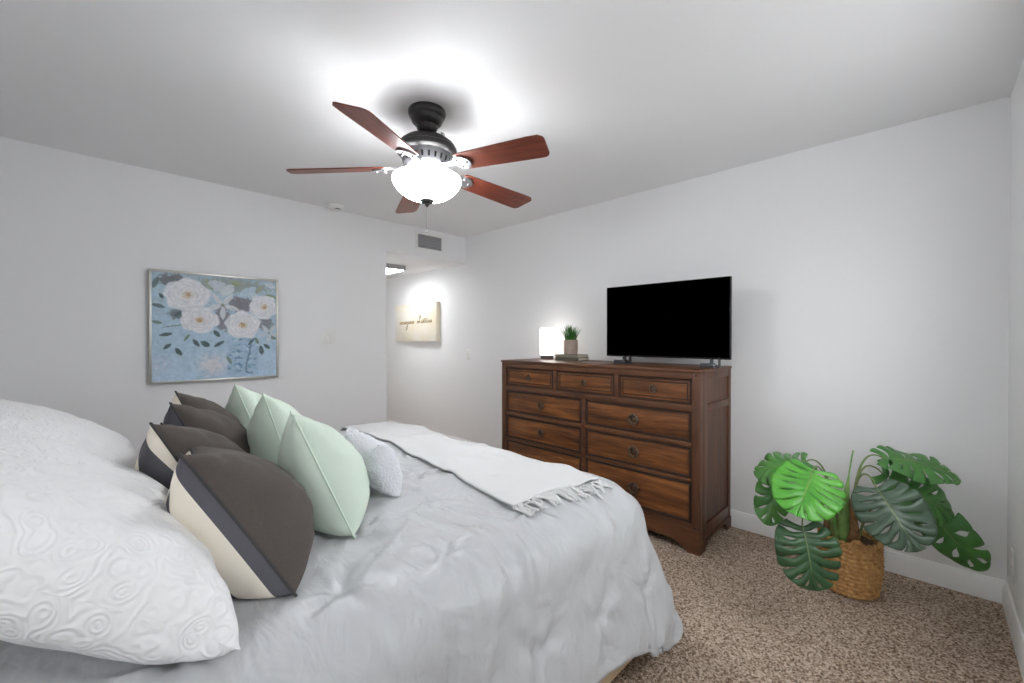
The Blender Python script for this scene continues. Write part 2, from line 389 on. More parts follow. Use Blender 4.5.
# ------------------------------------------------------------------ dresser
def dresser():
    x0, x1, y0, y1, top = 2.556, 3.104, .963, 2.632, 1.095
    t = empty('dresser', (2.83, 1.8, 0), label='dark walnut chest of nine drawers with ring pulls against the right wall', cat='dresser')
    def P(o): o.matrix_parent_inverse = Matrix.Translation((-2.83, -1.8, 0)); return o
    # top slab
    b = NB(); box(b, x0-.006, x1, y0-.006, y1+.006, top-.018, top, .004); P(obj('top', b, M_woodF, t))
    # carcass: posts, rails, sides
    for ya, yb in ((y0, y0+.05), (y1-.05, y1)):
        b = NB(); box(b, x0, x0+.045, ya, yb, .05, top-.018, .004)
        for zz in (1.06, .86, .15, .112):
            bb = bmesh.ops.create_uvsphere(b, u_segments=10, v_segments=6, radius=.006)
            bmesh.ops.translate(b, vec=(x0, (ya+yb)/2, zz), verts=bb['verts'])
            for f_ in {q for v in bb['verts'] for q in v.link_faces}: f_.material_index = 1
        P(obj('post', b, [M_woodZ, M_woodDark], t))
    b = NB()
    ya, yb = y0+.05, y1-.05
    xf = x0+.004
    for z0, z1 in ((1.036, 1.077), (.842, .884), (.630, .660), (.420, .440), (.140, .172)): box(b, xf, x0+.04, ya, yb, z0, z1, .003)
    for yc, z0, z1 in ((2.055, .884, 1.036), (1.52, .884, 1.036), (1.79, .172, .842)): box(b, xf, x0+.04, yc-.018, yc+.018, z0, z1, .003)
    P(obj('rail', b, M_woodF, t))
    # carcass behind the drawers (back, inner)
    b = NB(); box(b, x0+.04, x1-.004, y0+.012, y1-.012, .12, top-.018, 0); P(obj('carcass', b, M_woodDark, t))
    # side panels: frame with two recessed fields
    for sgn, ys in ((-1, y0), (1, y1)):
        b = NB(); d = .014
        def s(xa, xb, za, zb, dep=0, bv=.003):
            yy = sorted((ys-sgn*dep, ys-sgn*(dep+.012)))
            box(b, xa, xb, yy[0], yy[1], za, zb, bv)
        s(x0+.045, x0+.12, .05, top-.018); s(x1-.045, x1, .03, top-.018)
        s(x0+.12, x1-.045, 1.03, top-.018); s(x0+.12, x1-.045, .83, .88); s(x0+.12, x1-.045, .075, .155)
        P(obj('side_frame', b, M_woodZ, t))
        b = NB(); s(x0+.1, x1-.03, .86, 1.05, .009, 0); s(x0+.1, x1-.03, .14, .85, .009, 0); P(obj('side_panel', b, M_woodZ, t))
    # shaped apron and bracket feet on the front and sides
    def apron(lo, hi):
        pts = [(lo, 0), (lo+.075, 0), (lo+.085, .018), (lo+.12, .032), (lo+.15, .048), (lo+.2, .056)]
        pts2 = [(lo+hi-u, z) for u, z in pts[::-1]]
        return pts+pts2+[(hi, .142), (lo, .142)]
    b = NB(); prism(b, apron(y0-.004, y1+.004), x0-.004, x0+.03, 'x'); P(obj('apron', b, M_woodF, t))
    for ys in (y0-.004, y1-.02):
        b = NB(); q = [(x0+.03, 0), (x0+.075, 0), (x0+.09, .02), (x0+.12, .045), (x0+.17, .06), (x1-.13, .06), (x1-.09, .04), (x1-.07, 0), (x1, 0), (x1, .076), (x0+.03, .076)]
        prism(b, q, ys, ys+.024, 'y'); P(obj('bracket_foot', b, M_woodZ, t))
    # drawers
    def drawer(ya, yb, za, zb, R, small):
        b = NB(); g = .004; xd = x0+.012
        box(b, xd, x0+.05, ya+g, yb-g, za+g, zb-g, .003)
        bw = .013
        def ring(i, wdt, xa, mi):
            a0, a1, c0, c1 = ya+g+i, yb-g-i, za+g+i, zb-g-i
            box(b, xa, xd+.004, a0, a1, c0, c0+wdt, .002, 1, mi); box(b, xa, xd+.004, a0, a1, c1-wdt, c1, .002, 1, mi)
            box(b, xa, xd+.004, a0, a0+wdt, c0+wdt, c1-wdt, .002, 1, mi); box(b, xa, xd+.004, a1-wdt, a1, c0+wdt, c1-wdt, .002, 1, mi)
        ring(0, bw if not small else .009, x0+.004, 1)
        if small: ring(.02, .007, x0+.008, 1)
        d = P(obj('drawer', b, [M_woodY, M_woodDark], t))
        yc, zc = (ya+yb)/2, (za+zb)/2
        b = NB()
        # backplate disc, ball post, ring
        prof = [(.0001, 0), (R*.62, 0), (R*.62, .003), (R*.45, .006), (.0001, .007)]
        bb = NB(); lathe(bb, prof, 20)
        Mx = Matrix.Translation((xd, yc, zc)) @ Matrix.Rotation(-PI/2, 4, 'Y')
        bmesh.ops.transform(bb, matrix=Mx, verts=bb.verts); me = bpy.data.meshes.new('tmp'); bb.to_mesh(me); bb.free(); b.from_mesh(me); bpy.data.meshes.remove(me)
        torus(b, (xd-.010, yc, zc-.002), R, R*.26, 'x', 22, 8)
        box(b, xd-.018, xd, yc-.006, yc+.006, zc+R-.010, zc+R+.006, .003)
        h = obj('ring_pull', b, M_ring, d)
    yA, yB = y0+.05, y1-.05
    for a, e in ((2.073, yB), (1.538, 2.037), (yA, 1.502)): drawer(a, e, .884, 1.036, .021, True)
    for z0, z1 in ((.66, .842), (.44, .63), (.172, .42)):
        drawer(1.808, yB, z0, z1, .026, False); drawer(yA, 1.772, z0, z1, .032, False)
dresser()

# ------------------------------------------------------------------ television
def television():
    X, ya, yb, z0, z1 = 2.83, .882, 1.765, 1.147, 1.668
    t = empty('television', (X, (ya+yb)/2, 1.095), label='black flat-screen television standing on the walnut dresser', cat='television')
    I = Matrix.Translation((-X, -(ya+yb)/2, -1.095))
    def P(o): o.matrix_parent_inverse = I; return o
    b = NB(); box(b, X, X+.026, ya, yb, z0, z1, .004); P(obj('casing', b, M_tvbody, t))
    b = NB(); box(b, X+.02, X+.058, ya+.1, yb-.1, z0+.01, z0+.3, .012); P(obj('rear_housing', b, M_tvbody, t))
    b = NB(); box(b, X-.0015, X+.002, ya+.005, yb-.005, z0+.012, z1-.005, .0005); P(obj('screen', b, M_screen, t))
    for yc in (ya+.115, yb-.145):
        b = NB()
        box(b, X-.005, X+.03, yc-.05, yc-.044, 1.095, z0+.012, .002)
        # a sloping bent-plate foot running forward and back under the set
        prism(b, [(X-.06, 1.0955), (X+.11, 1.0955), (X+.11, 1.100), (X+.03, 1.125), (X+.03, z0+.006), (X-.003, z0+.006), (X-.003, 1.125), (X-.06, 1.122)], yc-.006, yc+.006, 'y')
        box(b, X-.062, X-.055, yc-.045, yc+.045, 1.0955, 1.124, .002); box(b, X-.06, X+.11, yc-.045, yc+.045, 1.0953, 1.099, .001)
        P(obj('stand_foot', b, M_tvfoot, t))
television()

# ------------------------------------------------------------------ lamp, books, grass plant on the dresser
def table_lamp():
    t = empty('table_lamp', (2.95, 2.455, 1.095), label='small glowing white cylinder lamp at the far end of the dresser', cat='lamp')
    b = NB(); lathe(b, [(.0001, 0), (.056, 0), (.058, .004), (.058, .032), (.055, .036), (.0001, .036)], 32); obj('base', b, mat('lamp_base', (92, 84, 80), .5), t)
    b = NB(); lathe(b, [(.0001, .037), (.058, .037), (.061, .042), (.061, .272), (.058, .278), (.045, .279), (.0001, .279)], 40)
    obj('shade', b, mat('lamp_shade', (245, 245, 245), .5, emit=(255, 250, 242), estr=3), t)
table_lamp()
def books():
    def book(name, z, cx, cy, lx, ly, h, rz, m, label):
        t = empty(name, (cx, cy, z), rz, label=label, cat='book', group='books on the dresser')
        b = NB(); c = .003
        box(b, -lx/2, lx/2, -ly/2, ly/2, 0, c, .001, 1); box(b, -lx/2, lx/2, -ly/2, ly/2, h-c, h, .001, 1); box(b, -lx/2-.002, -lx/2+c, -ly/2, ly/2, 0, h, .0015, 2)
        for k in (-.35, -.22, .22, .35): box(b, -lx/2-.0032, -lx/2, ly*k-.004, ly*k+.004, .002, h-.002, 0)
        obj('cover', b, m, t)
        b = NB(); box(b, -lx/2+c, lx/2-.004, -ly/2+.004, ly/2-.004, c, h-c, 0); obj('pages', b, M_paper, t)
    book('hardback_book', 1.0953, 2.955, 2.18, .165, .235, .026, .03, M_bookd, 'dark hardback book lying on the dresser, lower of the two')
    book('hardback_book', 1.1215, 2.955, 2.182, .16, .23, .023, -.02, M_bookg, 'grey hardback book under the potted grass, upper of the two')
books()
def tuft():
    t = empty('potted_grass', (2.96, 2.2, 1.1447), label='short green grass in a round taupe pot on the two books', cat='potted plant')
    b = NB(); lathe(b, [(.0001, 0), (.052, 0), (.058, .006), (.061, .04), (.061, .118), (.059, .124), (.054, .124), (.052, .11), (.0001, .108)], 36); obj('pot', b, M_potclay, t)
    b = NB(); random.seed(4)
    for k in range(120):
        a = random.uniform(0, 2*PI); r0 = .045*math.sqrt(random.random()); lean = random.uniform(.15, .55)*(r0/.045)+random.uniform(-.05, .1)
        if random.random() < .1: lean += .45
        L = random.uniform(.10, .165); p0 = Vector((r0*math.cos(a), r0*math.sin(a), .107)); d = Vector((math.cos(a), math.sin(a), 0)); s = Vector((-d.y, d.x, 0))
        pv = None
        for i in range(5):
            u = i/4; wd = .0036*(1-u**2)+.0003
            p = p0+d*(L*lean*u**1.5)+Vector((0, 0, L*u*(1-.35*lean*u)))
            q = (b.verts.new(p-s*wd), b.verts.new(p+d*wd*.5), b.verts.new(p+s*wd))
            if pv: b.faces.new((pv[0], pv[1], q[1], q[0])); b.faces.new((pv[1], pv[2], q[2], q[1]))
            pv = q
    obj('foliage', b, M_grass, t, smooth='raw')
tuft()

# ------------------------------------------------------------------ ceiling fan
def ceiling_fan():
    c = (1.252, 1.836, 0); ZB = 2.148
    t = empty('ceiling_fan', (c[0], c[1], HT), label='dark ceiling fan with five cherry blades and a lit white glass bowl', cat='ceiling fan')
    def Z(p): return [(r, z-HT) for r, z in p]
    b = NB(); lathe(b, Z([(.0001, 2.44), (.090, 2.44), (.094, 2.434), (.095, 2.424), (.090, 2.410), (.082, 2.402), (.081, 2.394), (.074, 2.378), (.060, 2.364), (.055, 2.360), (.051, 2.346), (.043, 2.332), (.030, 2.322), (.022, 2.316), (.0001, 2.316)]), 40); obj('canopy', b, M_dark, t)
    b = NB(); lathe(b, Z([(.0001, 2.33), (.014, 2.33), (.014, 2.30), (.024, 2.295), (.024, 2.285), (.0001, 2.285)]), 20); obj('downrod', b, M_dark, t)
    b = NB(); lathe(b, Z([(.0001, 2.300), (.05, 2.300), (.085, 2.296), (.114, 2.286), (.136, 2.268), (.146, 2.252), (.147, 2.246), (.151, 2.243), (.151, 2.222), (.143, 2.214), (.12, 2.208), (.0001, 2.208)]), 48)
    h = obj('motor_housing', b, M_dark, t)
    b = NB(); torus(b, (0, 0, 0), .011, .0016, 'z', 16, 6); tube(b, [(-.006, -.004, 0), (0, .006, .001), (.006, -.004, 0), (-.007, .002, 0), (.007, .002, 0)], .0012, 6)
    e = obj('emblem', b, M_pewter, h); e.location = (-.002, -.138, 2.276-HT); e.rotation_euler = (math.radians(52), 0, 0)
    # vented pewter band
    b = NB(); lathe(b, Z([(.0001, 2.212), (.128, 2.212), (.127, 2.200), (.117, 2.165), (.108, 2.150), (.10, 2.142), (.0001, 2.142)]), 48)
    for k in range(24):
        a = 2*PI*k/24; M = Matrix.Rotation(a, 4, 'Z') @ Matrix.Translation((.1195, 0, 2.178-HT)) @ Matrix.Rotation(math.radians(17), 4, 'Y')
        box(b, -.003, .003, -.005, .005, -.013, .013, 0, 1, 1, M)
    obj('vent_band', b, [M_pewter, M_black], t)
    b = NB(); lathe(b, Z([(.0001, 2.145), (.05, 2.145), (.05, 2.125), (.06, 2.122), (.06, 2.112), (.0001, 2.112)]), 40); obj('light_fitter', b, M_pewter, t)
    # glass bowl, open at the top
    prof = [(.160, 2.098), (.170, 2.096), (.173, 2.088), (.172, 2.076), (.165, 2.06), (.152, 2.042), (.137, 2.026), (.117, 2.012), (.097, 2.000), (.072, 1.994), (.045, 1.989), (.012, 1.987)]
    b = NB(); lathe(b, Z(prof), 48); lathe(b, Z([(r-.004, z+.003) for r, z in prof]), 48, mi=1)
    bowl = obj('glass_bowl', b, [mat('opal_glass', (250, 250, 250), .3, emit=(247, 251, 255), estr=24), mat('opal_glass_inside', (250, 250, 250), .3, emit=(247, 251, 255), estr=1.5)], t)
    b = NB(); lathe(b, Z([(.0001, 1.990), (.032, 1.988), (.036, 1.982), (.03, 1.974), (.018, 1.978), (.012, 1.972), (.013, 1.965), (.009, 1.956), (.004, 1.951), (.0001, 1.950)]), 24); obj('finial', b, M_dark, t)
    b = NB(); tube(b, [(.0, .006, z-HT) for z in (1.955, 1.89, 1.83)], .0011, 6)
    s = bmesh.ops.create_uvsphere(b, u_segments=10, v_segments=6, radius=.0045); bmesh.ops.translate(b, vec=(0, .006, 1.825-HT), verts=s['verts'])
    obj('pull_chain', b, M_pewter, t)
    mb_ = mat('lit_bulb', (255, 255, 255), .5, emit=(255, 250, 244), estr=8)
    for k in range(3):
        b = NB(); a = 2*PI*k/3+.5; s = bmesh.ops.create_uvsphere(b, u_segments=14, v_segments=8, radius=.026)
        bmesh.ops.translate(b, vec=(.075*math.cos(a), .075*math.sin(a), 2.068-HT), verts=s['verts'])
        obj('bulb', b, mb_, t)
    for k in range(5):
        ang = math.radians(-76.6+72*k)
        M = Matrix.Rotation(ang, 4, 'Z'); Mp = M @ Matrix.Translation((0, 0, ZB-HT)) @ Matrix.Rotation(math.radians(3.6), 4, 'Y') @ Matrix.Rotation(math.radians(-14), 4, 'X') @ Matrix.Diagonal((1.035, 1.06, 1, 1))
        b = NB()
        # blade outline: straight sides that widen outward, one clipped tip corner
        half = [(.20, -.050), (.225, -.056), (.60, -.068), (.645, -.066), (.662, -.052), (.665, -.04), (.648, .048), (.640, .060), (.625, .067), (.60, .068), (.225, .056), (.20, .050)]
        bot = [b.verts.new((x, y, 0)) for x, y in half]; tp = [b.verts.new((x, y, .006)) for x, y in half]
        n = len(half)
        b.faces.new(bot[::-1]); b.faces.new(tp)
        for i in range(n): b.faces.new((bot[i], bot[(i+1) % n], tp[(i+1) % n], tp[i]))
        bl = obj('blade', b, M_blade, t, sharp=30); bl.matrix_local = Mp
        b = NB()
        # blade iron: arm from the hub, flaring into an oval plate under the blade
        pts = [(.09, .018), (.13, .014), (.17, .016), (.19, .036), (.215, .046), (.24, .040), (.262, .02), (.268, 0)]
        out = pts+[(x, -y) for x, y in pts[::-1][1:]]
        z0 = lambda x: .010*max(0, min(1, (.235-x)/.07))-.006
        bot = [b.verts.new((x, y, z0(x)-.004)) for x, y in out]; tp = [b.verts.new((x, y, z0(x)+.005)) for x, y in out]
        n = len(out); b.faces.new(bot[::-1]); b.faces.new(tp)
        for i in range(n): b.faces.new((bot[i], bot[(i+1) % n], tp[(i+1) % n], tp[i]))
        for px_, py_ in ((.205, .026), (.205, -.026), (.245, 0)):
            s = bmesh.ops.create_uvsphere(b, u_segments=10, v_segments=6, radius=.006); bmesh.ops.translate(b, vec=(px_, py_, -.010), verts=s['verts'])
        ir = obj('blade_iron', b, M_pewter, bl, sharp=30)
    l = bpy.data.lights.new('fan_bulb_light', 'POINT'); l.energy = 17; l.shadow_soft_size = .10; l.color = (.965, .985, 1)
    o = bpy.data.objects.new('fan_bulb_light', l); link(o); o.location = (c[0], c[1], 2.07)
    # downward light of the bulbs, passing the opal glass
    return t
ceiling_fan()

# ------------------------------------------------------------------ wall and ceiling fittings
def fittings():
    b = NB(); t = empty('smoke_detector', (1.58, 3.70, HT), label='round white smoke detector on the ceiling near the left wall', cat='smoke detector')
    lathe(b, [(.0001, 0), (.066, 0), (.068, -.008), (.066, -.022), (.058, -.032), (.04, -.037), (.0001, -.037)], 36); obj('housing', b, M_plastic, t)
    b = NB(); box(b, -.02, .02, -.045, -.03, -.0385, -.034, .002); obj('vent_slot', b, M_black, t)
    # return-air grille on the header
    t = empty('air_vent', (2.637, WA, 2.304), label='white louvred air vent on the header over the hallway opening', cat='air vent')
    b = NB(); W, Hh = .178, .092
    for x0, x1, z0, z1 in ((-W, W, Hh-.022, Hh), (-W, W, -Hh, -Hh+.022), (-W, -W+.03, -Hh+.022, Hh-.022), (W-.03, W, -Hh+.022, Hh-.022)): box(b, x0, x1, -.008, -.001, z0, z1, .002)
    obj('frame', b, M_plastic, t)
    b = NB(); box(b, -W+.03, W-.03, -.0025, -.001, -Hh+.022, Hh-.022); obj('duct_backing', b, mat('duct_shadow', (70, 70, 72), .9), t)
    b = NB()
    for k in range(22):
        x = -W+.036+k*(2*W-.072)/21
        box(b, -.0012, .0012, -.006, .0045, -Hh+.022, Hh-.022, 0, 1, 0, Matrix.Translation((x, -.0035, 0)) @ Matrix.Rotation(.5, 4, 'Z'))
    for zz in (-.03, 0, .03): box(b, -W+.03, W-.03, -.0035, -.0025, zz-.0015, zz+.0015)
    obj('louvre', b, mat('vent_metal', (176, 176, 178), .5), t)
    # switches
    t = empty('light_switch', (1.557, WA, 1.292), label='white double rocker light switch on the left wall beside the floral painting', cat='light switch')
    b = NB(); box(b, -.059, .059, -.006, 0, -.058, .058, .003); obj('plate', b, M_plastic, t)
    for xc in (-.024, .024):
        b = NB(); box(b, xc-.0165, xc+.0165, -.010, -.005, -.033, .033, .002); obj('rocker', b, M_plastic, t)
    t = empty('light_switch', (WX, 3.765, 1.095), -PI/2, label='white single light switch on the right wall below the script canvas', cat='light switch')
    b = NB(); box(b, -.036, .036, -.006, 0, -.058, .058, .003); obj('plate', b, M_plastic, t)
    b = NB(); box(b, -.0165, .0165, -.010, -.005, -.033, .033, .002); obj('rocker', b, M_plastic, t)
    t = empty('wall_outlet', (2.915, WC, .27), PI, label='white wall outlet low on the near wall past the monstera', cat='wall outlet')
    b = NB(); box(b, -.036, .036, -.007, 0, -.07, .07, .003); obj('plate', b, M_plastic, t)
    for zc in (-.022, .022):
        b = NB(); box(b, -.017, .017, -.009, -.006, zc-.015, zc+.015, .003); obj('receptacle', b, M_plastic, t)
    # hallway light
    t = empty('hall_light', (2.57, 4.63, HALL_Z), label='square lit flush light on the hallway ceiling', cat='ceiling light')
    b = NB()
    for x0, x1, y0, y1 in ((-.15, .15, -.2, -.185), (-.15, .15, .185, .2), (-.15, -.135, -.185, .185), (.135, .15, -.185, .185)): box(b, x0, x1, y0, y1, -.055, 0, .003)
    obj('frame', b, mat('fixture_frame', (150, 148, 146), .5), t)
    b = NB(); box(b, -.135, .135, -.185, .185, -.062, -.02, .01); obj('diffuser', b, mat('hall_diffuser', (255, 255, 255), .5, emit=(252, 254, 255), estr=20), t)
fittings()

# ------------------------------------------------------------------ pictures
def painting():
    x0, x1, z0, z1 = .336, 1.143, .967, 1.757
    W, H = x1-x0, z1-z0
    t = empty('framed_painting', ((x0+x1)/2, WA, (z0+z1)/2), label='silver framed painting of white flowers on pale blue on the left wall', cat='picture')
    b = NB(); f = .016
    for a, c, p, q in ((-W/2, W/2, H/2-f, H/2), (-W/2, W/2, -H/2, -H/2+f), (-W/2, -W/2+f, -H/2+f, H/2-f), (W/2-f, W/2, -H/2+f, H/2-f)): box(b, a, c, -.04, -.002, p, q, .002)
    obj('frame', b, M_silver, t)
    n, m = 230, 220
    u = np.linspace(0, 1, n)[:, None]*np.ones((1, m)); v = np.ones((n, 1))*np.linspace(0, 1, m)[None, :]   # v = 0 at the top
    r_ = np.random.RandomState(3)
    def nz(k, s):
        g = blur(r_.rand(n, m), k); g = (g-g.mean())/g.std(); return g*s
    N1, N2, N3 = nz(30, 1), nz(8, 1), nz(2, 1)
    col = np.zeros((n, m, 3)); 
    def mixc(mask, c):
        nonlocal col
        mask = np.clip(mask, 0, 1)[..., None]; col = col*(1-mask)+np.array(c, float)*mask
    col[:] = (168, 196, 216)
    mixc(np.clip((v-.5)*1.6+N1*.12, 0, 1)*.7, (182, 210, 238)); mixc(np.clip(.35-v+N1*.1, 0, 1)*1.6, (160, 178, 186))
    mixc(np.clip(.14-np.hypot(u-.05, v-.85), 0, 1)*5*(.6+.2*N2), (208, 206, 226))
    mixc(np.clip(1-np.hypot((u-.45)/.16, (v-.86)/.14)+N2*.12, 0, 1)*1.3, (214, 212, 220))
    for cx, cy, rx, ry, c in ((.68, .27, .11, .09, (112, 108, 118)), (.53, .4, .06, .13, (118, 116, 128)), (.15, .07, .1, .06, (96, 100, 104)), (.9, .45, .08, .07, (120, 124, 132)), (.6, .08, .3, .07, (140, 150, 148)), (.2, .38, .08, .05, (104, 112, 118))):
        mixc((1.15-np.hypot((u-cx)/rx, (v-cy)/ry)+N2*.14)*3, c)
    # blue vase strokes
    vm = ((u > .57) & (u < .83) & (v > .6) & (v < .97)).astype(float); vm = blur(vm, 3)
    mixc(vm*.75, (150, 182, 208))
    st = np.sin(v*95+np.sin(u*40)*1.5+N2*.9)*(.6+.4*np.sin(u*60+N2))
    mixc(vm*np.clip(st-.25, 0, 1)*1.4, (84, 128, 168)); mixc(vm*np.clip(-st-.5, 0, 1)*1.2, (206, 224, 236))
    mixc(np.clip(1-np.abs(u-.745-.02*np.sin(v*12))/.012, 0, 1)*((v > .6) & (v < .95))*.8, (70, 92, 124))
    def leaf(cx, cy, a, L, w, c):
        ca, sa = math.cos(a), math.sin(a); s = ((u-cx)*ca+(v-cy)*sa)/L; tt = (-(u-cx)*sa+(v-cy)*ca)/w
        mixc((1-np.abs(s)**2-np.abs(tt)**1.3+N3*.08)*4, c)
    dk, md = (58, 78, 82), (104, 124, 112)
    for cx, cy, a, L, w, c in ((.1, .57, -.2, .05, .018, dk), (.11, .68, -.7, .04, .018, dk), (.19, .73, 1.0, .045, .022, dk), (.32, .65, 1.0, .045, .02, dk), (.39, .66, .6, .045, .028, dk), (.5, .66, -.6, .055, .018, dk), (.48, .56, .9, .04, .022, dk),
                            (.21, .38, -.3, .06, .03, dk), (.05, .31, .3, .05, .02, (84, 104, 108)), (.03, .1, 1.9, .06, .022, (84, 104, 108)), (.07, .22, 1.1, .03, .015, dk), (.86, .73, 1.4, .05, .024, dk), (.91, .69, .7, .04, .02, dk), (.82, .63, 1.2, .04, .016, md), (.58, .82, 1.1, .05, .016, md),
                            (.04, .46, .25, .04, .016, md), (.16, .49, -.2, .1, .006, md), (.25, .6, -1.0, .04, .014, md), (.64, .06, .3, .05, .03, (140, 150, 110)), (.95, .17, .2, .07, .03, (130, 146, 116)), (.42, .08, 1.2, .06, .02, (140, 152, 124)), (.77, .64, -.9, .05, .014, dk), (.97, .6, .4, .04, .018, md), (.84, .1, -1, .06, .02, (150, 158, 128))):
        leaf(cx, cy, a, L, w, c)
    def star(cx, cy, R, c):
        for k in range(5):
            a = k*2*PI/5+.3; leaf(cx+R*.55*math.cos(a), cy+R*.55*math.sin(a), a, R*.55, R*.2, c)
        leaf(cx, cy, 0, R*.13, R*.13, (120, 128, 118))
    leaf(.5, .1, .5, .1, .06, (188, 198, 204)); leaf(.57, .13, -.8, .08, .05, (200, 208, 212)); leaf(.74, .13, -.6, .1, .04, (178, 200, 214)); leaf(.8, .18, .5, .08, .04, (186, 202, 212)); leaf(.94, .05, .4, .06, .03, (196, 208, 216))
    star(.53, .28, .135, (204, 208, 212)); star(.93, .55, .1, (196, 204, 210))
    def flower(cx, cy, R, asp, seed):
        rr = np.random.RandomState(seed); ph = rr.rand(4)*6
        dx, dy = (u-cx), (v-cy)/asp; d = np.hypot(dx, dy)/R; th = np.arctan2(dy, dx)
        edge = 1+.06*np.sin(5*th+ph[0])+.04*np.sin(9*th+ph[1])
        mixc((edge-d)*12, (226, 226, 231))
        for k, rad in enumerate((.92, .74, .56, .4)):
            e = rad*(1+.08*np.sin((4+k)*th+ph[k])+.03*N2)
            ringm = np.exp(-((d-e)/.05)**2)*(d < edge)
            mixc(ringm*.5*(.6+.4*np.sin(3*th+ph[k])), (186, 192, 208)); mixc(np.exp(-((d-e+.09)/.06)**2)*.7*(d < edge), (242, 240, 240))
        mixc(np.exp(-((d-.1)/.34)**2)*.25*(1+N2*.4)*(d < edge), (222, 206, 202))
        mixc((.26-d+N3*.05)*5*(d < edge), (198, 164, 116)); mixc((.12-d+N3*.06)*7, (158, 120, 78))
    flower(.35, .43, .155, .82, 5); flower(.26, .2, .178, .9, 1); flower(.885, .28, .135, .95, 9); flower(.70, .47, .155, .92, 3)
    col = col*.78+np.array((200, 208, 216))*.22
    col += (N3*3+N2*3)[..., None]
    cl = np.clip(col/255, 0, 1); cl = np.where(cl <= .04045, cl/12.92, ((cl+.055)/1.055)**2.4)
    P = np.zeros((n, m, 3)); P[..., 0] = -W/2+f-.002+u*(W-2*f+.004); P[..., 2] = H/2-f+.002-v*(H-2*f+.004); P[..., 1] = -.03
    b = NB(); grid_mesh(b, P)
    # close the canvas into a thin panel
    cv = box(b, -W/2+f, W/2-f, -.0295, -.006, -H/2+f, H/2-f)
    o = obj('canvas', b, vcol_mat('painted_canvas', .55, .3, (350, .15, .002)), t, smooth=False)
    a = o.data.color_attributes.new('Col', 'FLOAT_COLOR', 'POINT')
    arr = np.ones((len(o.data.vertices), 4), np.float32); arr[:n*m, :3] = cl.reshape(-1, 3); a.data.foreach_set('color', arr.ravel())
painting()

def hall_canvas():
    yA, yB, z0, z1 = 4.31, 5.27, 1.243, 1.735       # front face 6 cm off the wall
    W, H = yB-yA, z1-z0
    t = empty('script_canvas', (WX, (yA+yB)/2, (z0+z1)/2), -PI/2, label='cream canvas with gold handwritten script on the hallway wall', cat='picture')
    # local x runs along -Y of the room (picture right), local -y faces the room
    b = NB(); box(b, -W/2, W/2, -.058, -.002, -H/2, H/2, .004)
    m = mat('cream_canvas', (232, 228, 218), .8, noise=(3.5, (226, 216, 194)), bump=(300, .3, .003))
    obj('canvas', b, m, t)
    b = NB(); random.seed(11)
    x = -.36; pts = []; rows = []
    letters = 'lovegrowsbetter'
    def stroke(p): tube(b, [(q[0], -.0595, q[1]) for q in p], .0042, 6)
    cur = []
    kinds = [('u', .05), ('o', .05), ('u', .045), ('g', .055), ('u', .045), ('o', .05), ('u', .04), (' ', .06), ('o', .045), ('l', .05), ('u', .045), ('t', .04), ('t', .04), ('e', .045), ('u', .05)]
    for k, wd in kinds:
        wd *= 1.05; z = -.02+.02*(x+.36)
        if k == ' ':
            if len(cur) > 1: stroke(cur)
            cur = []; x += wd; continue
        if k == 'u': loc = [(0, 0), (.2, .035), (.35, .0), (.6, .0), (.8, .036), (.9, .002)]
        if k == 'o': loc = [(0, 0), (.5, .034), (.15, .03), (.2, .0), (.6, .0), (.75, .03), (1, .026)]
        if k == 'e': loc = [(0, 0), (.6, .022), (.45, .036), (.2, .018), (.45, 0), (.9, .006)]
        if k == 'g': loc = [(0, 0), (.5, .034), (.2, .03), (.2, .004), (.7, .03), (.6, -.06), (.1, -.085), (.2, -.04), (1, .004)]
        if k == 'l': loc = [(0, 0), (.6, .07), (.55, .105), (.3, .09), (.35, .01), (.9, .004)]
        if k == 't': loc = [(0, 0), (.5, .06), (.45, .0), (.9, .006)]
        cur += [(x+a*wd, z+c) for a, c in loc]; x += wd
    if len(cur) > 1: stroke(cur)
    stroke([(x-.2, .035), (x-.08, .045)])
    obj('script', b, mat('gold_script', (160, 138, 96), .45, .3), t)
hall_canvas()

# ------------------------------------------------------------------ bed
BX, BY0, BY1, BTOP = 1.655, .80, 2.78, .69      # foot, near side, far side and top of the made-up bed
def bed():
    t = empty('bed', (.5, 1.79, 0), label='king bed with a tan upholstered base under grey bedding', cat='bed')
    I = Matrix.Translation((-.5, -1.79, 0))
    b = NB(); box(b, -.5, 1.585, .80, 2.78, .05, .33, .02, 3); o = obj('base', b, M_tan, t); o.matrix_parent_inverse = I
    for x in (-.4, 1.48):
        for y in (.9, 2.68):
            b = NB(); lathe(b, [(.0001, 0), (.03, 0), (.035, .055), (.0001, .055)], 16, (x, y, 0)); o = obj('leg', b, M_black, t); o.matrix_parent_inverse = I
    b = NB(); box(b, -.5, 1.57, .83, 2.75, .33, .62, .06, 4); o = obj('mattress', b, M_white_fab, t); o.matrix_parent_inverse = I
bed()

